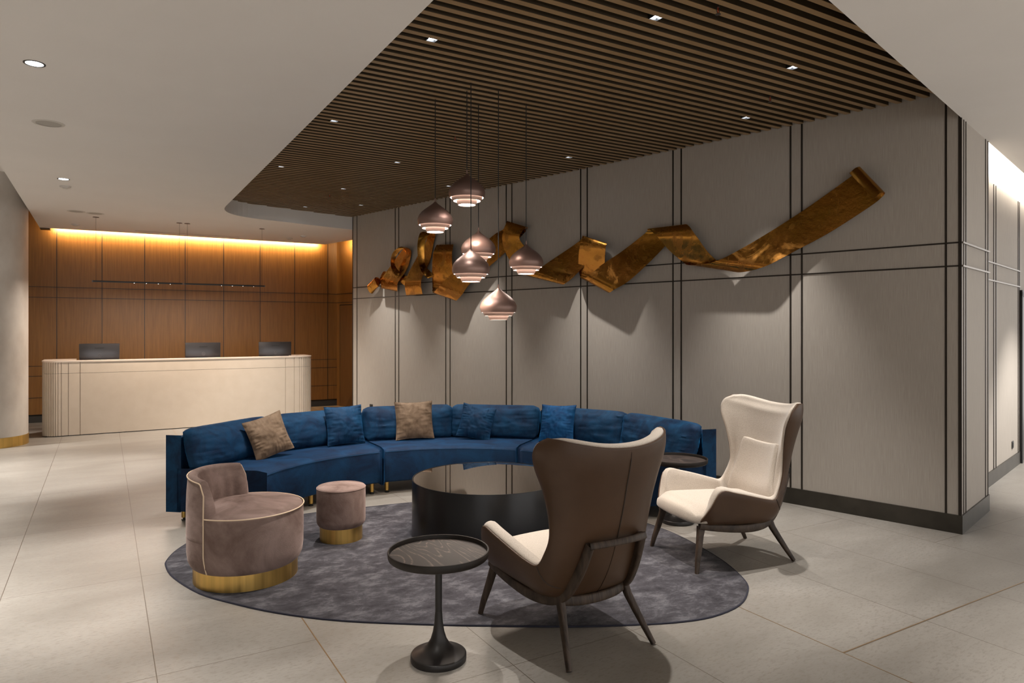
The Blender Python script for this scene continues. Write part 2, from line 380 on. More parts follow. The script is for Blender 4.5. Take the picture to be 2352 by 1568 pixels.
# white plaster ceiling with the angled opening
E = Vector((3.614, 11.348)); wd = Vector((.96858, .24869))
def onW2(P, x): return P.y + (x - P.x) * .24869 / .96858
fil = []
A_ = Vector((1.43, 10.02)); B_ = Vector((1.43, 10.80)); D_ = Vector((2.05, onW2(E, 2.05)))
for k in range(13):
    q = k / 12; fil.append(tuple(A_ * (1 - q) ** 2 + B_ * 2 * q * (1 - q) + D_ * q * q))
near = Vector((1.43, onW2(C0, 1.43)))
coveX = lambda y: 4.02 - (y - 12.67) * .24869 / .96858
poly = [(-.90, -7), (1.43, -7), tuple(near)] + fil + [tuple(E), (4.36, 11.35), (coveX(13.62), 13.62), (-.76, 13.72), (-.76, 13.92), (-.90, 13.92)]
ceil = empty('ceiling', (0, 0, 0), kind='structure')
m = MB(); m.prism(poly, ZC, ZC + .3); m.build('plaster_panel', M_white, ceil, world=True)
far = C0 + wd * 8
m = MB(); m.prism([(1.43, -7), (14, -7), (14, onW2(C0, 14)), tuple(C0 + wd * .0 + N2 * 0), tuple(near)], ZC, ZC + .3)
m.build('plaster_panel', M_white, ceil, world=True)
m = MB(); m.b2(-9, -.9, -7, 14.3, 3.72, 3.8); m.b2(-.92, -.9, -7, 13.9, 3.4, 3.8); m.build('upper_panel', M_white, ceil, world=True)
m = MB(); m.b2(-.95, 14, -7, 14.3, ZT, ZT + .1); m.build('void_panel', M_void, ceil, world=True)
m = MB(); m.b2(-.9, -.76, 13.72, 13.93, ZC - .012, ZC - .001); m.build('edge_strip', M_dark, ceil, world=True)
# slats across the opening
m = MB(); m2 = MB()
yy = 1.80
def filx(y):
    if y <= fil[0][1]: return 1.43
    for a, b in zip(fil, fil[1:]):
        if a[1] <= y <= b[1]: return a[0] + (b[0] - a[0]) * (y - a[1]) / max(b[1] - a[1], 1e-6)
    return E.x + (y - E.y) * .96858 / .24869
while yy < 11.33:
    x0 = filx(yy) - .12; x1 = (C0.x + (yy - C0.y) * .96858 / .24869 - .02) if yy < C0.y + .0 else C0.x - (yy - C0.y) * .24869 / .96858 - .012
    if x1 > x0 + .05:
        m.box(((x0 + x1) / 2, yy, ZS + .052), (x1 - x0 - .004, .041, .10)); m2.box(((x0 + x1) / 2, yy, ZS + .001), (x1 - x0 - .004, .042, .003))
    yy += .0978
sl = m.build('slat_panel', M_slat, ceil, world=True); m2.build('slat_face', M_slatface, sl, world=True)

# ---------------------------------------------------------------- wingback armchairs
# stations from the seat front, under the seat, up the back: centre point, edge point, bezier factors
SH = [((0, .350, .300), (.288, .352, .345), .60, .95, .05, .05),
      ((0, .285, .276), (.338, .312, .435), .90, .90, .15, .10),
      ((0, .20, .268), (.368, .252, .540), .92, .88, .20, .12),
      ((0, .05, .258), (.366, .13, .520), .92, .86, .25, .14),
      ((0, -.08, .255), (.356, -.01, .485), .92, .87, .28, .16),
      ((0, -.18, .252), (.342, -.13, .456), .90, .92, .32, .18),
      ((0, -.27, .284), (.326, -.205, .452), .84, .98, .38, .28),
      ((0, -.335, .375), (.314, -.25, .52), .68, 1.02, .42, .38),
      ((0, -.385, .48), (.305, -.278, .60), .60, 1.03, .45, .45),
      ((0, -.426, .60), (.310, -.28, .70), .60, 1.03, .45, .45),
      ((0, -.466, .74), (.335, -.268, .83), .60, 1.0, .42, .42),
      ((0, -.494, .86), (.372, -.256, .935), .62, .97, .40, .45),
      ((0, -.514, .94), (.394, -.270, 1.012), .62, .95, .38, .52),
      ((0, -.526, 1.0), (.388, -.302, 1.068), .60, .94, .36, .66),
      ((0, -.531, 1.045), (.362, -.348, 1.100), .55, .93, .34, .96)]
NU, NV = 57, 33
flat = [tuple(c) + tuple(e) + (a, b, g, gz) for c, e, a, b, g, gz in SH]
def shell_grid():
    G = []
    for i in range(NU):
        q = crom(flat, i / (NU - 1) * (len(flat) - 1)); c = Vector(q[:3]); e = Vector(q[3:6]); a, b, g, gz = q[6:]
        row = []
        for k in range(NV):
            s_ = -1 + 2 * k / (NV - 1); t_ = abs(s_)
            p1 = Vector((a * e.x, c.y, c.z)); p2 = Vector((b * e.x, c.y + g * (e.y - c.y), c.z + gz * (e.z - c.z)))
            p = c * (1 - t_) ** 3 + p1 * 3 * t_ * (1 - t_) ** 2 + p2 * 3 * t_ * t_ * (1 - t_) + e * t_ ** 3
            row.append(Vector((math.copysign(p.x, s_) if t_ else 0, p.y, p.z)))
        G.append(row)
    return G
def offset(G, d):
    R, K = len(G), len(G[0]); out = []
    for i in range(R):
        row = []
        for k in range(K):
            du = G[min(i + 1, R - 1)][k] - G[max(i - 1, 0)][k]; dv = G[i][min(k + 1, K - 1)] - G[i][max(k - 1, 0)]
            n_ = dv.cross(du); n_.normalize(); row.append(G[i][k] - n_ * d(i / (R - 1), -1 + 2 * k / (K - 1)))
        out.append(row)
    return out
def make_wing_chair(loc, rz, label):
    root = empty('wing_armchair', loc, rz, label, 'armchair', 'winged armchairs')
    G = shell_grid()
    G1 = offset(G, lambda u, v: .011)
    m = MB(); m.pad(G, G1, .004); m.build('leather_shell', M_leather, root, smooth=True)
    def th(u, v):
        c = .03 + .05 * sm(.42, .55, u); e_ = .016 + .036 * (1 - sm(.38, .46, u)) * sm(.0, .08, u); return e_ + max(c - e_, 0) * (1 - abs(v) ** 4) * (1 if u < .9 else 1 - .45 * sm(.9, 1, u)) + .020
    m = MB(); m.pad(offset(G, lambda u, v: .0115), offset(G, th), .016, 6); m.build('wool_lining', M_wool, root, smooth=True)
    # seat cushion
    lo, hi = [], []
    for i in range(25):
        s_ = i / 24; y = -.22 + .618 * s_; wdt = (.225 + .062 * s_ ** .8) * (1 - .10 * sm(.86, 1, s_) ** 2)
        a, b = [], []
        for k in range(21):
            q = -1 + 2 * k / 20; x = q * wdt * (1 - .03 * (2 * s_ - 1) ** 4)
            rc = 1 - abs(q) ** 4
            a.append((x, y - .02 * s_ * q * q, .312 + .006 * (1 - rc))); b.append((x, y - .02 * s_ * q * q - .006 * s_, .392 + .036 * rc + .014 * s_ - .035 * sm(.84, 1, s_)))
        lo.append(a); hi.append(b)
    m = MB(); m.pad(lo, hi, .022, 6); m.build('seat_cushion', M_wool, root, smooth=True)
    # raised lumbar pad
    Gi = offset(G, lambda u, v: th(u, v) - .004); lo, hi = [], []
    def samp(GG, u, v):
        fu, fv = u * (NU - 1), (v + 1) / 2 * (NV - 1); i, k = min(int(fu), NU - 2), min(int(fv), NV - 2); a, b = fu - i, fv - k
        return (GG[i][k] * (1 - b) + GG[i][k + 1] * b) * (1 - a) + (GG[i + 1][k] * (1 - b) + GG[i + 1][k + 1] * b) * a
    Go = offset(G, lambda u, v: th(u, v) + .024)
    for i in range(17):
        s_ = i / 16; u = .47 + .245 * s_; vv = .74 - .22 * s_; a, b = [], []
        for k in range(15):
            v_ = (-1 + 2 * k / 14) * vv; a.append(samp(Gi, u, v_)); b.append(samp(Go, u, v_ * .97))
        lo.append(a); hi.append(b)
    m = MB(); m.pad(lo, hi, .014, 6); m.build('lumbar_pad', M_wool, root, smooth=True)
    # leather seams: centre back and the arm joints
    m = MB(); Gs = offset(G, lambda u, v: -.0012)
    m.tube([Gs[i][16] for i in range(24, 55)], [.0012 if i > 51 or i < 36 else .0032 for i in range(24, 55)], 6)
    for sgn in (0, 1):
        pts = []
        for q in range(17):
            v_ = 1 - .55 * q / 16; v_ = -v_ if sgn else v_; pts.append(samp(Gs, .43 + .03 * (q / 16), v_))
        m.tube(pts, .0022, 6)
    m.build('shell_seam', M_seam, root, smooth=True)
    # wooden frame
    m = MB()
    for sx in (-1, 1):
        P = [(.256, .350, .300), (.260, .26, .284), (.262, .12, .266), (.256, -.02, .254), (.240, -.13, .256), (.216, -.215, .272), (.200, -.28, .318), (.187, -.335, .395), (.175, -.38, .48), (.165, -.422, .585)]
        P = [crom(P, i / 36 * (len(P) - 1)) for i in range(37)]
        Z = [(.017, .020 + .009 * sin(pi * i / 36)) for i in range(37)]
        m.loft([(sx * x, y, z) for x, y, z in P], Z, up=(0, .5, .86), n=16)
    top = [crom([(-.172, -.428, .580), (-.09, -.458, .588), (0, -.466, .590), (.09, -.458, .588), (.172, -.428, .580)], i / 20 * 4) for i in range(21)]
    m.loft(top, [(.015, .0175)] * 21, up=(0, .3, .95), n=16)
    low = [crom([(-.215, -.225, .270), (-.12, -.262, .262), (0, -.272, .258), (.12, -.262, .262), (.215, -.225, .270)], i / 20 * 4) for i in range(21)]
    m.loft(low, [(.020, .025)] * 21, up=(0, .2, .95), n=16)
    m.build('frame', M_ash, root, smooth=True)
    for sx in (-1, 1):
        m = MB(); P = [(.242, .328, .292), (.252, .343, .235), (.268, .362, .155), (.286, .384, .07), (.298, .397, .0)]
        m.loft([(sx * x, y, z) for x, y, z in P], [(.017, .030), (.019, .023), (.018, .020), (.015, .016), (.012, .0125)], up=(0, 1, 0), n=16, e=.6)
        m.build('leg', M_ash, root, smooth=True)
        m = MB(); P = [(.207, -.235, .285), (.214, -.262, .225), (.232, -.305, .15), (.252, -.352, .07), (.270, -.395, .0)]
        m.loft([(sx * x, y, z) for x, y, z in P], [(.018, .026), (.018, .021), (.016, .019), (.014, .0155), (.012, .0125)], up=(0, 1, 0), n=16, e=.6)
        m.build('leg', M_ash, root, smooth=True)
    return root
ca = make_wing_chair((2.14, 3.046, .004), radians(91.7 - 90), 'brown leather wing armchair turned away, its leather back towards us, beside the near tray table')
cb = copy_tree(ca); cb.location = (3.802, 3.465, .004); cb.rotation_euler = (0, 0, radians(167 - 90))
cb['label'] = 'cream wool wing armchair seen from its front and side, nearest the cloth wall'

# ---------------------------------------------------------------- curved sofa
SC = Vector((2.30, 4.85)); ZB = .115
def pol(r, a): return (SC.x + r * cos(radians(a)), SC.y + r * sin(radians(a)))
def arc_sweep(prof, a0, a1, n=28, wob=None):
    vs, m_ = [], len(prof)
    for i in range(n + 1):
        a = a0 + (a1 - a0) * i / n
        for j, (r, z) in enumerate(prof):
            x, y = pol(r, a); vs.append((x, y, z))
    fs = [(i * m_ + k, i * m_ + (k + 1) % m_, (i + 1) * m_ + (k + 1) % m_, (i + 1) * m_ + k) for i in range(n) for k in range(m_)]
    fs += [tuple(range(m_)), tuple(reversed([n * m_ + k for k in range(m_)]))]
    b = MB(); b.add(vs, fs); return b
def soft(fn, ns, nt, T, edge, bulge, wr=.004, seed=0, pw=2.5, ex=.5, pinch=0):
    """stuffed shape: fn(s,t,h) -> point; T max thickness, edge rim thickness"""
    lo, hi = [], []
    for i in range(ns + 1):
        s_ = -1 + 2 * i / ns; a, b = [], []
        for k in range(nt + 1):
            t_ = -1 + 2 * k / nt
            h = (edge + (T - edge) * ((1 - abs(s_) ** pw) * (1 - abs(t_) ** pw)) ** ex) / 2
            ed = max(abs(s_), abs(t_)) ** 3
            n1 = noise.noise((s_ * 2.2 + seed, t_ * 2.2, seed * 1.7)) * .9 + noise.noise((s_ * 6 + seed, t_ * 6, 3.1 + seed)) * .45
            pl = (noise.noise((s_ * 13 + 5 * seed, t_ * 1.2, 1)) * (abs(t_) ** 2) + noise.noise((s_ * 1.2, t_ * 13 + 5 * seed, 2)) * (abs(s_) ** 2)) * 2.0
            d = wr * (n1 + pl * (1 - .6 * ed))
            a.append(Vector(fn(s_, t_, -h + d * .5))); b.append(Vector(fn(s_, t_, h + d)))
        lo.append(a); hi.append(b)
    m = MB(); m.pad(lo, hi, bulge, 5); return m
SEC = [(140, 89.3, 'left third of the curved blue velvet sofa, its open end near the round tub chair'),
       (88.7, 38.3, 'middle third of the curved blue velvet sofa, behind the round black table'),
       (37.7, -13, 'right third of the curved blue velvet sofa, behind the armchairs')]
pid = 0
for a1, a0, lab in SEC:
    am = (a0 + a1) / 2; ox, oy = pol(1.95, am)
    root = empty('sofa_section', (ox, oy, 0), 0, lab, 'sofa', 'three sections of the curved blue sofa')
    b = arc_sweep([(1.53, ZB), (1.53, .425), (1.60, .437), (2.295, .432), (2.295, ZB)], a0, a1); b.build('seat', M_blue, root, world=True, bevel=.020, seg=4)
    b = arc_sweep([(2.30, ZB - .005), (2.30, .705), (2.395, .705), (2.395, ZB - .005)], a0 - .0, a1 + .0); b.build('backrest', M_blue2, root, world=True, bevel=.022, seg=4)
    # welt along the front edge
    m = MB()
    m.tube([(*pol(1.531, a0 + .8 + (a1 - a0 - 1.6) * i / 40), .412) for i in range(41)], .0028, 6)
    m.build('seat_welt', M_blue2, root, world=True, smooth=True)
    hw = (a1 - a0) / 2 - 1.0
    for c in (0, 1):
        pid += 1; ac = a1 - .6 - (hw + .3) * (.5 + c) - (.3 if c else 0)
        def fn(s_, t_, h, ac=ac, hw=hw):
            rr = 2.205 + .035 * t_ - h
            # the end seams stay square; slight sag of the top edge
            return (*pol(rr, ac - s_ * (hw / 2) * (1 - .012 * t_ * t_)),   .597 + t_ * .157 * (1 - .06 * s_ ** 4) - .006 * cos(s_ * 2.4) * (t_ > 0))
        b = soft(fn, 44, 24, .245, .10, .026, .010, pid * 3.3, 2.6, .55)
        b.build('back_cushion', M_blue2, root, world=True, smooth=True, recalc=True)
    for aa in (a0 + 2.4, a1 - 2.4, am):
        for rr in (1.62, 2.32):
            x, y = pol(rr, aa); m = MB(); m.lathe([(.020, .022), (.021, ZB + .004)], 20, (x, y, 0)); L = m.build('leg', M_brass, root, world=True, smooth=True)
            m = MB(); m.lathe([(.022, 0), (.022, .008), (.010, .010), (.010, .024)], 16, (x, y, 0)); f_ = m.build('foot', M_dark, L, world=True)
def scatter(ang, r, roll, tilt, size, mt, label, seed, zoff=0, yaw=0):
    x, y = pol(r, ang); root = empty('scatter_cushion', (x, y, .437), radians(ang + 90 + yaw), label, 'cushion', 'scatter cushions on the sofa')
    w2 = size / 2; ro = radians(roll)
    def fn(s_, t_, h):
        px = s_ * w2 * (1 - .07 * (1 - t_ * t_)); pz = t_ * w2 * (1 - .07 * (1 - s_ * s_))
        X_, Z_ = px * cos(ro) - pz * sin(ro), px * sin(ro) + pz * cos(ro)
        lift = w2 * (abs(cos(ro)) + abs(sin(ro))) + .004 + zoff
        Zr = Z_ + lift; ti = radians(tilt)
        return (X_, h * cos(ti) - Zr * sin(ti), Zr * cos(ti) + h * sin(ti))
    b = soft(fn, 40, 40, .15, .010, .002, .010, seed, 2.0, .62); b.build('cover', mt, root, smooth=True, recalc=True)
    m = MB()
    per = [(s_ / 13, -1) for s_ in range(-13, 13)] + [(1, s_ / 13) for s_ in range(-13, 13)] + [(-s_ / 13, 1) for s_ in range(-13, 13)] + [(-1, -s_ / 13) for s_ in range(-13, 13)]
    m.tube([fn(a * 1.005, b_ * 1.005, 0) for a, b_ in per], .0035, 6, closed=True); m.build('edge_seam', mt, root, smooth=True)
    return root
scatter(120.6, 1.93, -14, 18, .375, M_taupe, yaw=-18, zoff=-.03, label= 'taupe velvet cushion tipped to one side on the left section of the blue sofa', seed=1.1)
scatter(95.3, 1.99, 0, 16, .395, M_blue2, label= 'dark blue velvet cushion upright beside the left end of the middle section', seed=2.7)
scatter(74.6, 2.0, -1, 16, .40, M_taupe, label= 'taupe velvet cushion standing upright with gathered side seams, mid sofa', seed=4.2)
scatter(56.0, 1.97, 11, 18, .36, M_blue2, zoff=-.035, label= 'blue velvet cushion leaning over to the right, behind the round black table', seed=5.9)
scatter(30.8, 1.97, -2, 17, .385, M_blue3, label= 'bright blue velvet cushion above the back of the brown armchair', seed=7.7)

# ---------------------------------------------------------------- rug, tables, stools
RUG = [(3.86, 4.316), (3.853, 4.007), (3.792, 3.688), (3.682, 3.329), (3.53, 3.03), (3.401, 2.895), (3.187, 2.774), (2.927, 2.74), (2.687, 2.795), (2.421, 2.914), (2.169, 3.045), (1.812, 3.269), (1.545, 3.444), (1.134, 3.745), (.85, 4.035), (.651, 4.315), (.505, 4.571), (.393, 4.943), (.366, 5.208), (.384, 5.348), (.467, 5.557), (.62, 5.76), (.95, 5.93), (1.30, 6.02), (1.603, 6.048), (2.03, 5.998), (2.456, 5.942), (2.9, 5.80), (3.3, 5.52), (3.62, 5.10), (3.80, 4.68)]
def closed_spline(P, per):
    n = len(P); out = []
    for i in range(n):
        for k in range(per): out.append(crom([P[i - 1], P[i], P[(i + 1) % n], P[(i + 2) % n]], 1 + k / per))
    return out
rp = closed_spline(RUG, 4)
rr = empty('area_rug', (2.2, 4.4, 0), 0, 'violet grey pebble-shaped pile rug under the tables and seats', 'rug')
m = MB(); m.prism(rp, 0, .008)
m.build('pile', M_rug, rr, world=True)
m = MB(); m.tube([(x, y, .0035) for x, y in rp], .006, 8, closed=True); m.build('bound_edge', M_rugedge, rr, world=True, smooth=True)

rt = empty('coffee_table', (2.61, 4.75, .008), 0, 'large round black drum coffee table with a bronze mirror top', 'table')
m = MB(); m.lathe([(.600, 0), (.600, .438), (.5985, .442), (.592, .442), (.592, .434)], 128); m.build('drum', M_black, rt, smooth=True)
m = MB(); m.lathe([(.591, .430), (.591, .4385), (.589, .440)], 128); m.build('mirror_top', M_mirror, rt)

def tray_table(loc, label):
    rt = empty('side_table', loc, 0, label, 'side table', 'tray-top pedestal tables')
    m = MB(); m.lathe([(.134, 0), (.136, .004), (.136, .028), (.1335, .0315), (.128, .0335), (.108, .040), (.080, .053), (.056, .073), (.039, .102), (.028, .138), (.0205, .185), (.017, .235)], 64); m.build('base', M_black2, rt, smooth=True)
    m = MB(); m.lathe([(.0165, .232), (.0165, .503)], 32); m.build('stem', M_black2, rt, smooth=True)
    m = MB(); m.lathe([(.0, .498), (.236, .498), (.243, .503), (.246, .512), (.247, .534), (.2455, .537), (.239, .537), (.2375, .534), (.2375, .513), (0, .513)], 96, caps=False); m.build('tray_frame', M_trayrim, rt, smooth=True)
    m = MB(); m.lathe([(.237, .512), (.237, .516)], 96); m.build('tray_top', M_tray, rt)
    return rt
M_black2 = mottled('blackened_pedestal', (.013, .011, .010), (.019, .016, .015), 12, .42, metal=.2)
ta = tray_table((1.410, 3.078, 0), 'dark wooden tray table with pedestal foot in front, left of the brown armchair')
tb = copy_tree(ta); tb.location = (4.12, 4.235, 0); tb.rotation_euler = (0, 0, radians(25)); tb['label'] = 'dark tray table behind the cream armchair, at the right end of the blue sofa'

ot = empty('pouf', (1.569, 5.209, .008), 0, 'small mauve velvet cylinder pouf on a brass foot', 'stool')
m = MB(); m.lathe([(.158, .104), (.170, .112), (.180, .130), (.183, .155), (.183, .385), (.181, .396), (.176, .402), (.13, .408), (.06, .411), (.0, .412)], 72, caps=False); m.build('upholstery', M_mauve, ot, smooth=True)
m = MB(); m.lathe([(.159, 0), (.159, .106)], 96); m.build('brass_foot', M_brass, ot, smooth=True)
m = MB(); m.tube([(.1822 * cos(a * pi / 24), .1822 * sin(a * pi / 24), .392) for a in range(48)], .0032, 6, closed=True); m.build('welt', M_mauve, ot, smooth=True)

tc_ = (.805, 4.759)
tub = empty('tub_chair', (*tc_, .008), 0, 'low round mauve velvet chair with curved back, cream piping and brass foot', 'armchair')
m = MB(); m.lathe([(.318, .098), (.335, .112), (.350, .145), (.357, .20), (.3585, .32), (.357, .43), (.353, .447), (.346, .455), (.28, .466), (.16, .473), (0, .475)], 96, caps=False); m.build('seat', M_mauve, tub, smooth=True)
m = MB(); m.lathe([(.320, 0), (.320, .102)], 128); m.build('brass_foot', M_brass, tub, smooth=True)
TA0, TA1 = 80, 218
lo, hi = [], []
def tubp(s_, t_, outer):
    # s along the arc -1..1, t height 0..1, corners rounded
    ang = (TA0 + TA1) / 2 + s_ * (TA1 - TA0) / 2
    k = abs(s_); sh = 1 - .55 * sm(.80, 1.0, k) ** 1.5
    top = .455 + .217 * (1 - .10 * k * k) * (1 - .32 * sm(.88, 1, k) ** 2.5)
    z = .30 + (top - .30) * t_
    ang -= math.copysign(1, s_) * (1.5 * t_ ** 6) * sm(.5, 1, k)
    r = (.3590 - .012 * t_ ** 4) if outer else (.262 + .028 * max(0, t_ * 2 - 1) ** 2)
    return (r * cos(radians(ang)), r * sin(radians(ang)), z)
for i in range(49):
    s_ = -1 + i / 24; a, b = [], []
    for k in range(17):
        t_ = k / 16; a.append(tubp(s_, t_, True))
        q = Vector(tubp(s_, t_, False)); fl_ = .005 * sin(i * 1.15 + 1) * sin(pi * t_); q = q * (1 + fl_ / .262) if t_ < 1 else q; b.append((q.x, q.y, tubp(s_, t_, False)[2] - .004))
    lo.append(a); hi.append(b)
m = MB(); m.pad(lo, hi, .022, 7); m.build('backrest', M_mauve, tub, smooth=True, recalc=True)
m = MB()
m.tube([(.3595 * cos(radians(a)), .3595 * sin(radians(a)), .450) for a in range(218, 441, 3)], .0042, 8)
arc = [tubp(1 - 2 * i / 60, 1, True) for i in range(61)]
arc = [tubp(1, .4 + q * .06, True) for q in range(0, 10)] + arc + [tubp(-1, 1 - q * .06, True) for q in range(1, 11)]
arc = [(x * 1.012, y * 1.012, z + (.006 if z > .6 else 0)) for x, y, z in arc]
m.tube(arc, .0042, 8)
m.tube([((.3615 if z > .2 else .3615 - (.2 - z) * .28) * cos(radians(218)), (.3615 if z > .2 else .3615 - (.2 - z) * .28) * sin(radians(218)), z) for z in (.45, .40, .34, .28, .22, .18, .15, .125, .108)], .0042, 8)
m.build('piping', M_pipe, tub, smooth=True)

# ---------------------------------------------------------------- pendants
def pendant(loc, zb, label):
    rt = empty('pendant_lamp', (loc[0], loc[1], zb), 0, label, 'pendant lamp', 'cluster of onion-shaped pendants')
    out = [(.0095, .250), (.014, .243), (.030, .228), (.055, .210), (.083, .190), (.110, .167), (.131, .141), (.1425, .112), (.1435, .095), (.140, .076), (.134, .060)]
    inn = [(r - .003, z - .002) for r, z in reversed(out[1:])] ; inn[0] = (.131, .060)
    m = MB(); m.lathe(out + inn, 64, closed=True); m.build('shade', M_shade, rt, smooth=True)
    m = MB(); m.lathe([(.1255, .070), (.1085, .034), (.1062, .034), (.123, .070)], 64, closed=True); m.build('middle_ring', M_shadein, rt, smooth=True)
    m = MB(); m.lathe([(.0905, .056), (.0695, .003), (.0673, .003), (.088, .056)], 64, closed=True); m.build('lower_ring', M_shadein, rt, smooth=True)
    m = MB(); m.lathe([(.0670, .007), (.0670, .009)], 48); m.lathe([(.131, .0645), (.131, .0665), (.117, .0665), (.117, .0645)], 64, closed=True); m.lathe([(.1060, .040), (.1060, .042), (.083, .042), (.083, .040)], 64, closed=True)
    m.build('diffuser', M_glow, rt)
    m = MB(); m.lathe([(.0058, .248), (.0058, .279)], 16); m.build('cap', M_shade, rt, smooth=True)
    m = MB(); m.lathe([(.0036, .277), (.0036, ZS + .12 - zb)], 8); m.build('cord', M_cord, rt)
    d = light('pendant_bulb', 'SPOT', (0, 0, -.004), PEND, WARM, spot_size=radians(120), spot_blend=.6, shadow_soft_size=.06); d.parent = rt
    return rt
for x, y, zb, lab in ((2.457, 4.832, 2.580, 'bronze onion-shaped pendant lamp hung highest of the cluster'),
                      (2.323, 5.137, 2.394, 'bronze onion-shaped pendant lamp hung furthest left in the cluster'),
                      (2.676, 5.052, 2.171, 'pale rose pendant lamp half hidden behind the one in the centre'),
                      (2.401, 4.655, 1.966, 'dark pendant lamp in the centre, overlapping the pale one behind it'),
                      (3.028, 4.869, 2.064, 'bronze onion-shaped pendant lamp hung furthest right in the cluster'),
                      (2.646, 4.663, 1.679, 'rose bronze pendant lamp hung lowest of the cluster')):
    pendant((x, y), zb, lab)

# ---------------------------------------------------------------- ceiling fittings
DL = [(1.83, 4.09), (2.86, 3.11), (4.25, 3.25), (4.91, 4.18), (4.38, 6.19), (1.79, 6.13), (1.77, 8.18), (2.85, 7.28), (3.91, 8.22), (2.77, 9.06), (2.68, 10.78), (3.37, 10.15)]
DT = [(1.95, 4.05), (2.9, 3.2), (4.2, 3.1), (5.25, 4.40), (4.95, 6.35), (1.75, 6.1), (1.6, 8.6), (2.9, 7.3), (4.15, 8.3), (2.4, 9.8), (2.0, 12.0), (3.6, 10.2)]
DW = ['above the near tray table', 'nearest the top middle of the picture', 'above the copper ribbon, nearer us', 'closest to the long cloth wall at the right', 'between the pendants and the cloth wall', 'left of the pendant cords, nearer us', 'close to the white ceiling edge at the left', 'beyond and left of pendant cords', 'just behind the highest pendant, near the cloth wall', 'far back, left of two others', 'furthest back beside the curved ceiling corner', 'far back near the end of the cloth wall']
first = None
for i, ((x, y), tg, wl) in enumerate(zip(DL, DT, DW)):
    k = round((y - 1.80 - .0489) / .0978); y = 1.80 + .0489 + k * .0978
    lab = 'small square recessed downlight between ceiling slats, ' + wl
    if first is None:
        rt = first = empty('downlight', (x, y, ZS), 0, lab, 'downlight', 'square downlights in the slatted ceiling')
        m = MB(); m.b2(-.034, .034, -.029, -.024, .002, .07); m.b2(-.034, .034, .024, .029, .002, .07); m.b2(-.034, -.029, -.029, .029, .002, .07); m.b2(.029, .034, -.029, .029, .002, .07); m.b2(-.034, .034, -.029, .029, .066, .07)
        m.build('housing', M_dark, rt)
        m = MB(); m.b2(-.0285, .0285, -.0235, .0235, .020, .024); m.build('lens', M_led, rt)
    else:
        rt = copy_tree(first); rt.location = (x, y, ZS); rt['label'] = lab
    light('downlight_or_fill_beam', 'SPOT', (x, y, ZS - .006), SPOT * SW[i], COOL, {6: (1.3, 10.4, 0), 9: (2.2, 10.9, 0), 10: (2.5, 11.5, 0)}.get(i, (x, y, 0)), spot_size=radians(SA), spot_blend=.9, shadow_soft_size=.022)
# round fittings in the plaster ceiling
for x, y, lab, e in ((-.37, 5.22, 'round recessed downlight in the white ceiling, nearest the left edge of the picture', 1), (-.38, 9.11, 'round recessed downlight in the white ceiling, above the smoke detector', 1)):
    rt = empty('downlight', (x, y, ZC), 0, lab, 'downlight')
    m = MB(); m.lathe([(.048, -.003), (.060, -.003), (.060, .02), (.048, .02)], 32, closed=True); m.build('trim_ring', M_dark, rt)
    m = MB(); m.lathe([(.050, .0), (.050, .004)], 32); m.build('lens', M_led, rt)
    light('downlight_or_fill_beam', 'SPOT', (x, y, ZC - .008), SPOT * 1.8, COOL, (x, y, 0), spot_size=radians(52), spot_blend=.8, shadow_soft_size=.03)
for x, y in ((-.38, 1.3), (4.4, -.4), (2.2, -1.2), (-4.5, 6.0), (-4.5, 9.5), (7.5, 0.5), (9.3, 2.6), (-1.9, 3.2), (-2.7, 6.0), (-2.7, 8.6), (-2.7, 11.2), (-.38, -2.4), (2.4, -3.6), (5.2, -3.4)):     # added fill spots out of view, without fittings, to brighten the ceiling by bounce
    z = ZC if x > -.9 else 3.72
    light('downlight_or_fill_beam', 'SPOT', (x, y, z - .02), SPOT * OFFS, COOL, (x, y, 0), spot_size=radians(80), spot_blend=.5, shadow_soft_size=.03)
sp1 = empty('ceiling_speaker', (-.38, 6.69, ZC), 0, 'round flush ceiling speaker between the two round downlights', 'speaker', 'flush round speakers')
m = MB(); m.lathe([(.088, -.004), (.112, -.002), (.114, .0)], 40, caps=False); m.build('rim', M_grey, sp1)
m = MB(); m.lathe([(.088, -.002), (.088, .003)], 40); m.build('grille', mat('speaker_grille', (.42, .40, .37), .8), sp1)
for x, y, lab in ((-.33, 11.55, 'faint round ceiling speaker over the left end of the reception desk, the left of two'), (-.10, 11.62, 'faint round ceiling speaker over the left end of the reception desk, the right of two')):
    q = copy_tree(sp1); q.location = (x, y, ZC); q['label'] = lab
for nm, x, y, lab in (('smoke_detector', -.38, 9.55, 'white smoke detector behind the farther round downlight'), ('smoke_detector', -.38, 13.0, 'white smoke detector near the lit oak wall at the left'), ('smoke_detector', 2.95, 13.01, 'small ceiling sensor right of the linear lamps, nearer the oak wall'), ('smoke_detector', 3.09, 12.54, 'small ceiling sensor right of the linear lamps, nearer us')):
    rt = empty(nm, (x, y, ZC), 0, lab, 'smoke detector')
    m = MB(); m.lathe([(.058, -.0), (.056, -.016), (.045, -.020)], 32); m.build('body', M_grey, rt)
    m = MB(); m.lathe([(.030, -.020), (.026, -.030), (.010, -.032)], 24); m.build('sensor', M_grey, rt)
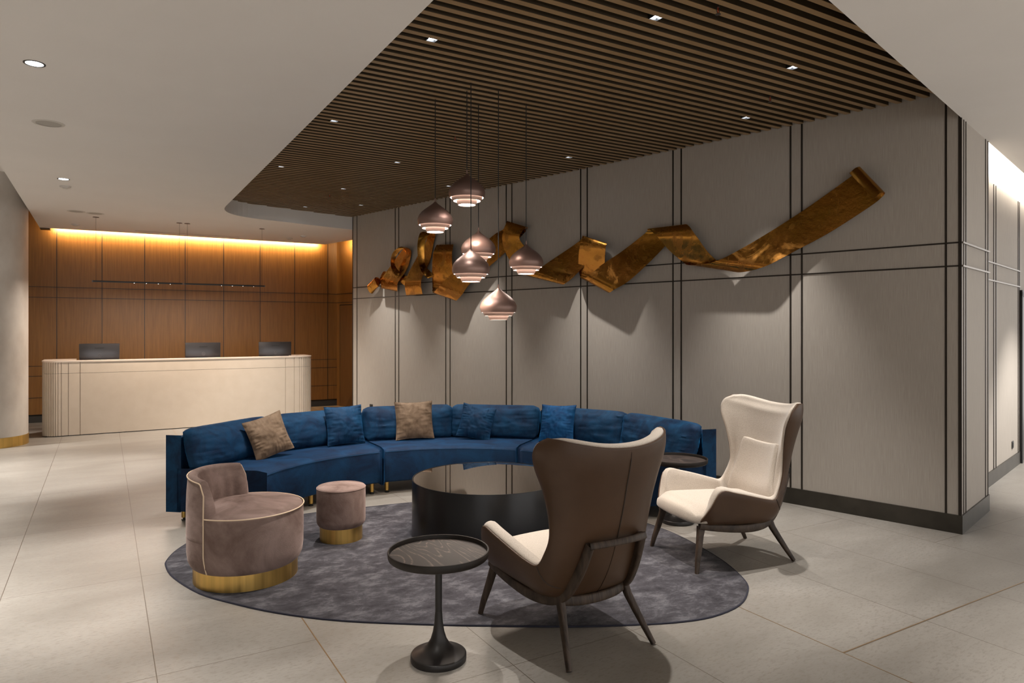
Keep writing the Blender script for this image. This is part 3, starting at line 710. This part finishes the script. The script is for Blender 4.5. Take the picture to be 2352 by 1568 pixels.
for i, (x, y, wl) in enumerate(((3.07, 2.78, 'at the top edge of the picture'), (4.62, 3.68, 'near the right downlights'), (2.95, 6.03, 'beside the pendant cords'), (2.72, 9.58, 'far back in the slats'))):
    k = round((y - 1.80 - .0489) / .0978); y = 1.80 + .0489 + k * .0978
    rt = empty('sprinkler_head', (x, y, ZS), 0, 'small chrome sprinkler head hanging between ceiling slats ' + wl, 'sprinkler')
    m = MB(); m.lathe([(.010, .0), (.012, .10)], 12); m.tube([(-.010, 0, 0), (-.013, 0, -.02), (-.003, 0, -.040)], .0022, 6); m.tube([(.010, 0, 0), (.013, 0, -.02), (.003, 0, -.040)], .0022, 6); m.build('fitting', M_steel, rt)
    m = MB(); m.lathe([(.016, -.042), (.016, -.040)], 16); m.build('deflector', M_steel, rt)
    m = MB(); m.lathe([(.0022, -.038), (.003, -.02), (.0022, 0)], 8); m.build('bulb', mat('red_bulb_%d' % i, (.5, .05, .02), .2), rt)
rt = empty('slot_diffuser', (1.30, 13.33, ZC), 0, 'long thin air slot in the white ceiling above the desk lamps', 'air vent')
m = MB(); m.b2(-.83, .83, -.012, .012, -.0015, .004); m.build('slot', mat('air_slot', (.09, .085, .08), .8), rt)
m = MB(); m.b2(-.84, .84, -.018, -.012, -.002, .002); m.b2(-.84, .84, .012, .018, -.002, .002); m.build('frame', M_grey, rt)

# linear lamps over the desk
for x0, x1, lab in ((-.14, 1.075, 'slim black linear lamp over the desk, the left of two end to end'), (1.097, 2.318, 'slim black linear lamp over the desk, the right of two end to end')):
    rt = empty('linear_pendant', ((x0 + x1) / 2, 11.99, 2.312), 0, lab, 'pendant lamp', 'linear lamps over the desk')
    h = (x1 - x0) / 2
    m = MB(); m.b2(-h, h, -.011, .011, -.010, .014); m.build('bar', M_dark, rt, bevel=.003)
    for sx in (-1, 1):
        m = MB(); m.b2(sx * (h - .008), sx * (h + .006), -.012, .012, -.013, .016); m.build('end_cap', M_steel, rt)
        m = MB(); m.lathe([(.0016, .014), (.0016, ZC - 2.312)], 6, (sx * (h - .045), 0, 0)); m.build('cable', M_cord, rt)
        m = MB(); m.lathe([(.042, ZC - 2.312 - .006), (.042, ZC - 2.312)], 24, (sx * (h - .045), 0, 0)); m.build('canopy', M_brownring, rt)
    m = MB()
    for k in range(4): m.lathe([(.003, -.0115), (.003, -.0095)], 10, (-.1 * h + k * .27 * h, 0, 0))
    m.build('spot_lens', M_led, rt)
    light('linear_glow', 'AREA', ((x0 + x1) / 2, 11.99, 2.296), LIN, WARM, shape='RECTANGLE', size=h * 1.9, size_y=.015)

# ---------------------------------------------------------------- reception desk
XL, XR, YF, RD = -.785, 3.19, 12.236, .19
rt = empty('reception_desk', ((XL + XR) / 2, 12.6, 0), 0, 'long cream reception desk with fluted rounded ends in front of the oak wall', 'desk')
def desk_path(inset, groove=False):
    """plan line from back left round the front to back right; returns points and grooves"""
    P = []; r = RD - inset
    def seg(x0, y0, x1, y1, marks):
        L = hypot(x1 - x0, y1 - y0); dx, dy = (x1 - x0) / L, (y1 - y0) / L; nx, ny = dy, -dx
        out = [(x0, y0)]
        for q in marks:
            for dq, dd in ((-.0055, 0), (-.005, .014), (.005, .014), (.0055, 0)): out.append((x0 + dx * (q + dq) - nx * dd, y0 + dy * (q + dq) - ny * dd))
        return out
    yb = 12.95
    P += [(XL + inset, yb)]
    P += seg(XL + inset, yb, XL + inset, YF + RD, [.10, .20, .27, .31, .35, .39, .43, .47, .51] if groove else [])
    for k in range(0, 91):
        a = pi + (pi / 2) * k / 90; g = .014 if groove and (k % 9) in (4, 5) else 0
        P.append((XL + RD + (r - g) * cos(a), YF + RD + (r - g) * sin(a)))
    fl_ = [-.579, -.537, -.449, -.300, 2.708, 2.855, 2.945, 2.982]
    P += seg(XL + RD, YF + inset, XR - RD, YF + inset, [q - (XL + RD) for q in fl_] if groove else [])
    for k in range(0, 91):
        a = -pi / 2 + (pi / 2) * k / 90; g = .014 if groove and (k % 9) in (4, 5) else 0
        P.append((XR - RD + (r - g) * cos(a), YF + RD + (r - g) * sin(a)))
    P += seg(XR - inset, YF + RD, XR - inset, yb, [.03, .07, .11, .15, .19, .25, .35] if groove else [])
    P += [(XR - inset, yb)]
    return P
outer = desk_path(0, True); inner = desk_path(.10)[::-1]
m = MB(); m.prism(outer + inner, .012, .936); m.prism(outer + inner, .940, 1.106); m.build('fluted_front', M_cream, rt, world=True)
o2 = desk_path(.006); i2 = desk_path(.095)[::-1]
m = MB(); m.prism(desk_path(.02) + desk_path(.09)[::-1], 0, 1.0); m.build('plinth', M_dark, rt, world=True)
m = MB(); m.prism(desk_path(-.006) + desk_path(.13)[::-1], 1.106, 1.128)
m.build('counter_cap', M_creamtop, rt, world=True)
m = MB(); m.b2(XL + .10, XL + .42, 12.5, 12.95, 1.108, 1.129); m.b2(XR - .36, XR - .10, 12.5, 12.95, 1.108, 1.129); m.build('end_ledge', M_creamtop, rt, world=True)
m = MB(); m.b2(XL + .10, XR - .10, YF + .10, 12.93, .72, .75); m.build('work_surface', M_creamtop, rt, world=True)
for x, lab in ((-.05, 'black curved computer monitor seen from behind, left of three on the desk'), (1.44, 'black curved computer monitor seen from behind, middle of three on the desk'), (2.61, 'black curved computer monitor seen from behind, right of three on the desk')):
    rz = 0 if x < 2.4 else radians(-6)
    mo = empty('monitor', (x, 12.60, .75), rz, lab, 'monitor', 'monitors on the reception desk')
    lo, hi = [], []
    for i in range(21):
        s_ = -1 + i / 10; a, b = [], []
        for k in range(11):
            t_ = -1 + k / 5; z = .435 + t_ * .185; x_ = s_ * .272 * (1 - .012 * (1 - t_))
            yc = .05 * (1 - s_ * s_) - .0
            a.append((x_, -.012 - .040 * (1 - s_ * s_) - .022 * (1 - t_ * t_), z)); b.append((x_, .014 - .012 * (1 - s_ * s_), z))
        lo.append(a); hi.append(b)
    m = MB(); m.pad(lo, hi, .003, 3); m.build('casing', M_screen, mo, smooth=True, recalc=True)
    m = MB(); m.b2(-.062, .062, -.068, -.050, .548, .562); m.build('vent_slot', M_dark, mo)
    m = MB(); m.tube([(.026 * cos(a * pi / 14), -.0745, .435 + .026 * sin(a * pi / 14)) for a in range(28)], .0022, 6, closed=True)
    for a_, b_ in (((-.010, .462), (-.017, .418)), ((-.007, .440), (-.001, .440)), ((-.001, .440), (-.006, .418)), ((.006, .440), (-.001, .405)), ((.006, .440), (.014, .440)), ((.014, .440), (.010, .422)), ((.010, .422), (.003, .422))):
        m.tube([(a_[0], -.0745, a_[1]), (b_[0], -.0745, b_[1])], .0018, 6)
    m.build('round_emblem', M_logo, mo)
    m = MB(); m.b2(-.03, .03, -.01, .03, 0, .30); m.b2(-.11, .11, -.07, .12, 0, .012); m.build('stand', M_dark, mo)

# ---------------------------------------------------------------- copper ribbon
RIB = [
(0.775,0.170,2.931,0.585,0.170,2.687),
(0.735,0.150,2.970,0.545,0.150,2.730),
(0.715,0.090,2.988,0.523,0.090,2.744),
(0.761,0.030,2.965,0.557,0.030,2.723),
(0.864,0.030,2.894,0.654,0.030,2.651),
(1.269,0.050,2.649,0.976,0.050,2.461),
(1.724,0.100,2.402,1.256,0.080,2.324),
(2.026,0.150,2.269,1.514,0.130,2.196),
(2.335,0.090,2.260,1.762,0.090,2.156),
(2.467,0.030,2.310,1.930,0.030,2.189),
(2.607,0.060,2.436,2.129,0.060,2.348),
(2.711,0.120,2.580,2.261,0.120,2.555),
(2.838,0.100,2.675,2.377,0.100,2.675),
(2.909,0.040,2.642,2.516,0.030,2.622),
(3.209,0.050,2.467,2.756,0.050,2.396),
(3.448,0.100,2.331,3.062,0.100,2.143),
(3.605,0.140,2.214,3.237,0.140,2.046),
(3.735,0.090,2.188,3.375,0.090,2.019),
(3.834,0.030,2.254,3.463,0.030,2.150),
(3.807,0.080,2.435,3.425,0.080,2.373),
(3.739,0.130,2.596,3.374,0.130,2.523),
(3.727,0.100,2.689,3.387,0.090,2.570),
(3.839,0.030,2.635,3.515,0.030,2.529),
(4.225,0.070,2.443,3.824,0.070,2.265),
(4.473,0.130,2.306,3.942,0.130,2.154),
(4.678,0.090,2.282,4.081,0.090,2.146),
(4.866,0.030,2.373,4.361,0.030,2.283),
(5.003,0.060,2.538,4.538,0.060,2.512),
(5.055,0.100,2.712,4.722,0.100,2.699),
(5.016,0.130,2.856,4.714,0.130,2.788),
(4.953,0.120,2.988,4.646,0.090,2.883),
(5.113,0.030,2.907,4.714,0.030,2.836),
(5.336,0.050,2.814,5.092,0.050,2.577),
(6.058,0.100,2.380,5.639,0.100,2.251),
(6.314,0.130,2.203,5.834,0.130,2.061),
(6.503,0.090,2.125,6.010,0.090,2.003),
(6.591,0.030,2.252,6.116,0.030,2.191),
(6.535,0.080,2.448,6.081,0.080,2.421),
(6.453,0.130,2.679,6.032,0.130,2.647),
(6.414,0.090,2.809,6.052,0.090,2.786),
(6.476,0.030,2.761,6.189,0.030,2.690),
(6.514,0.040,2.529,6.325,0.040,2.478),
(6.566,0.060,2.362,6.451,0.040,2.397),
(6.607,0.120,2.345,6.566,0.060,2.419),
(6.659,0.170,2.426,6.671,0.080,2.513),
(6.712,0.190,2.573,6.684,0.100,2.610),
(6.741,0.190,2.818,6.659,0.120,2.833),
(6.738,0.140,3.004,6.567,0.100,2.980),
(6.683,0.060,3.015,6.489,0.060,2.968),
(6.735,0.030,2.896,6.565,0.030,2.841),
(6.909,0.050,2.695,6.631,0.050,2.577),
(7.076,0.120,2.402,6.698,0.120,2.382),
(7.097,0.150,2.269,6.712,0.150,2.260),
(7.144,0.090,2.110,6.750,0.090,2.113),
(7.240,0.030,2.238,6.962,0.030,2.268),
(7.314,0.090,2.323,7.170,0.050,2.394),
(7.374,0.160,2.433,7.328,0.080,2.477),
(7.404,0.190,2.594,7.415,0.110,2.600),
(7.375,0.180,2.753,7.329,0.120,2.746),
(7.258,0.130,2.845,7.173,0.100,2.824),
(7.213,0.060,2.835,7.080,0.060,2.795),
(7.325,0.030,2.812,7.114,0.030,2.695),
(7.603,0.060,2.572,7.171,0.060,2.503),
(7.697,0.130,2.418,7.294,0.130,2.312),
(7.769,0.120,2.300,7.329,0.120,2.229),
(7.815,0.070,2.247,7.413,0.070,2.179),
(7.843,0.030,2.351,7.587,0.030,2.296),
(7.821,0.050,2.472,7.692,0.040,2.431),
(7.710,0.090,2.507,7.649,0.070,2.483),
(7.844,0.050,2.473,7.692,0.040,2.422),
(8.076,0.040,2.201,7.889,0.040,2.326),
(8.112,0.090,2.182,7.893,0.090,2.276),
(8.108,0.150,2.269,7.904,0.150,2.392),
(8.113,0.100,2.334,7.893,0.100,2.421),
(8.085,0.050,2.272,7.867,0.050,2.360),
(8.080,0.090,2.208,7.862,0.090,2.296),
]
m = MB(); N = 0; lo, hi = [], []
SUB = 8; W_ = 8
for i in range((len(RIB) - 1) * SUB + 1):
    q = crom(RIB, i / SUB); a = Vector(q[:3]); b = Vector(q[3:])
    row = []
    for k in range(W_ + 1):
        f_ = k / W_; p = a.lerp(b, f_); row.append(Vector((p.x, max(p.y, .008), p.z)))
    lo.append(row)
R_, K_ = len(lo), W_ + 1
nrm = []
for i in range(R_):
    rn = []
    for k in range(K_):
        du = lo[min(i + 1, R_ - 1)][k] - lo[max(i - 1, 0)][k]; dv = lo[i][min(k + 1, K_ - 1)] - lo[i][max(k - 1, 0)]
        n_ = du.cross(dv)
        rn.append(n_.normalized() if n_.length > 1e-9 else Vector((0, 1, 0)))
    nrm.append(rn)
hi = [[lo[i][k] + nrm[i][k] * .003 for k in range(K_)] for i in range(R_)]
m.pad(lo, hi, 0, 1)
rb = empty('copper_ribbon', wp(0, 0), WR, 'long twisting copper ribbon sculpture mounted across the cloth wall', 'wall sculpture')
m.build('ribbon', M_copper, rb, smooth=True)
m = MB()
for u, z in ((1.2, 2.6), (3.6, 2.4), (5.4, 2.65), (7.0, 2.4)): m.box((u, .014, z), (.05, .028, .05))
m.build('wall_bracket', M_dark, rb)

# ---------------------------------------------------------------- lamps of the room itself
def strip(loc, d, L, target_dir, energy, col, wdt=.05):
    o = light('cove_light', 'AREA', loc, energy, col, shape='RECTANGLE', size=L, size_y=wdt)
    z = -Vector(target_dir).normalized(); x = Vector(d).normalized(); y = z.cross(x).normalized(); x = y.cross(z)
    o.rotation_euler = Matrix((x, y, z)).transposed().to_euler(); return o
strip((1.55, 14.10, 3.335), (1, 0, 0), 4.55, (0, 1, -.1), COVE, AMBER)
pdoor = Vector((4.30, 13.0)); strip((pdoor.x - .02, pdoor.y, 3.335), (.24869, -.96858, 0), 1.5, (.96858, .24869, .05), COVE * .33, AMBER)
hp = C0 + U * .06 + wd * 3.9; strip((hp.x, hp.y, 3.36), (wd.x, wd.y, 0), 5.6, (U.x, U.y, .25), COVE2, (1, .93, .82))
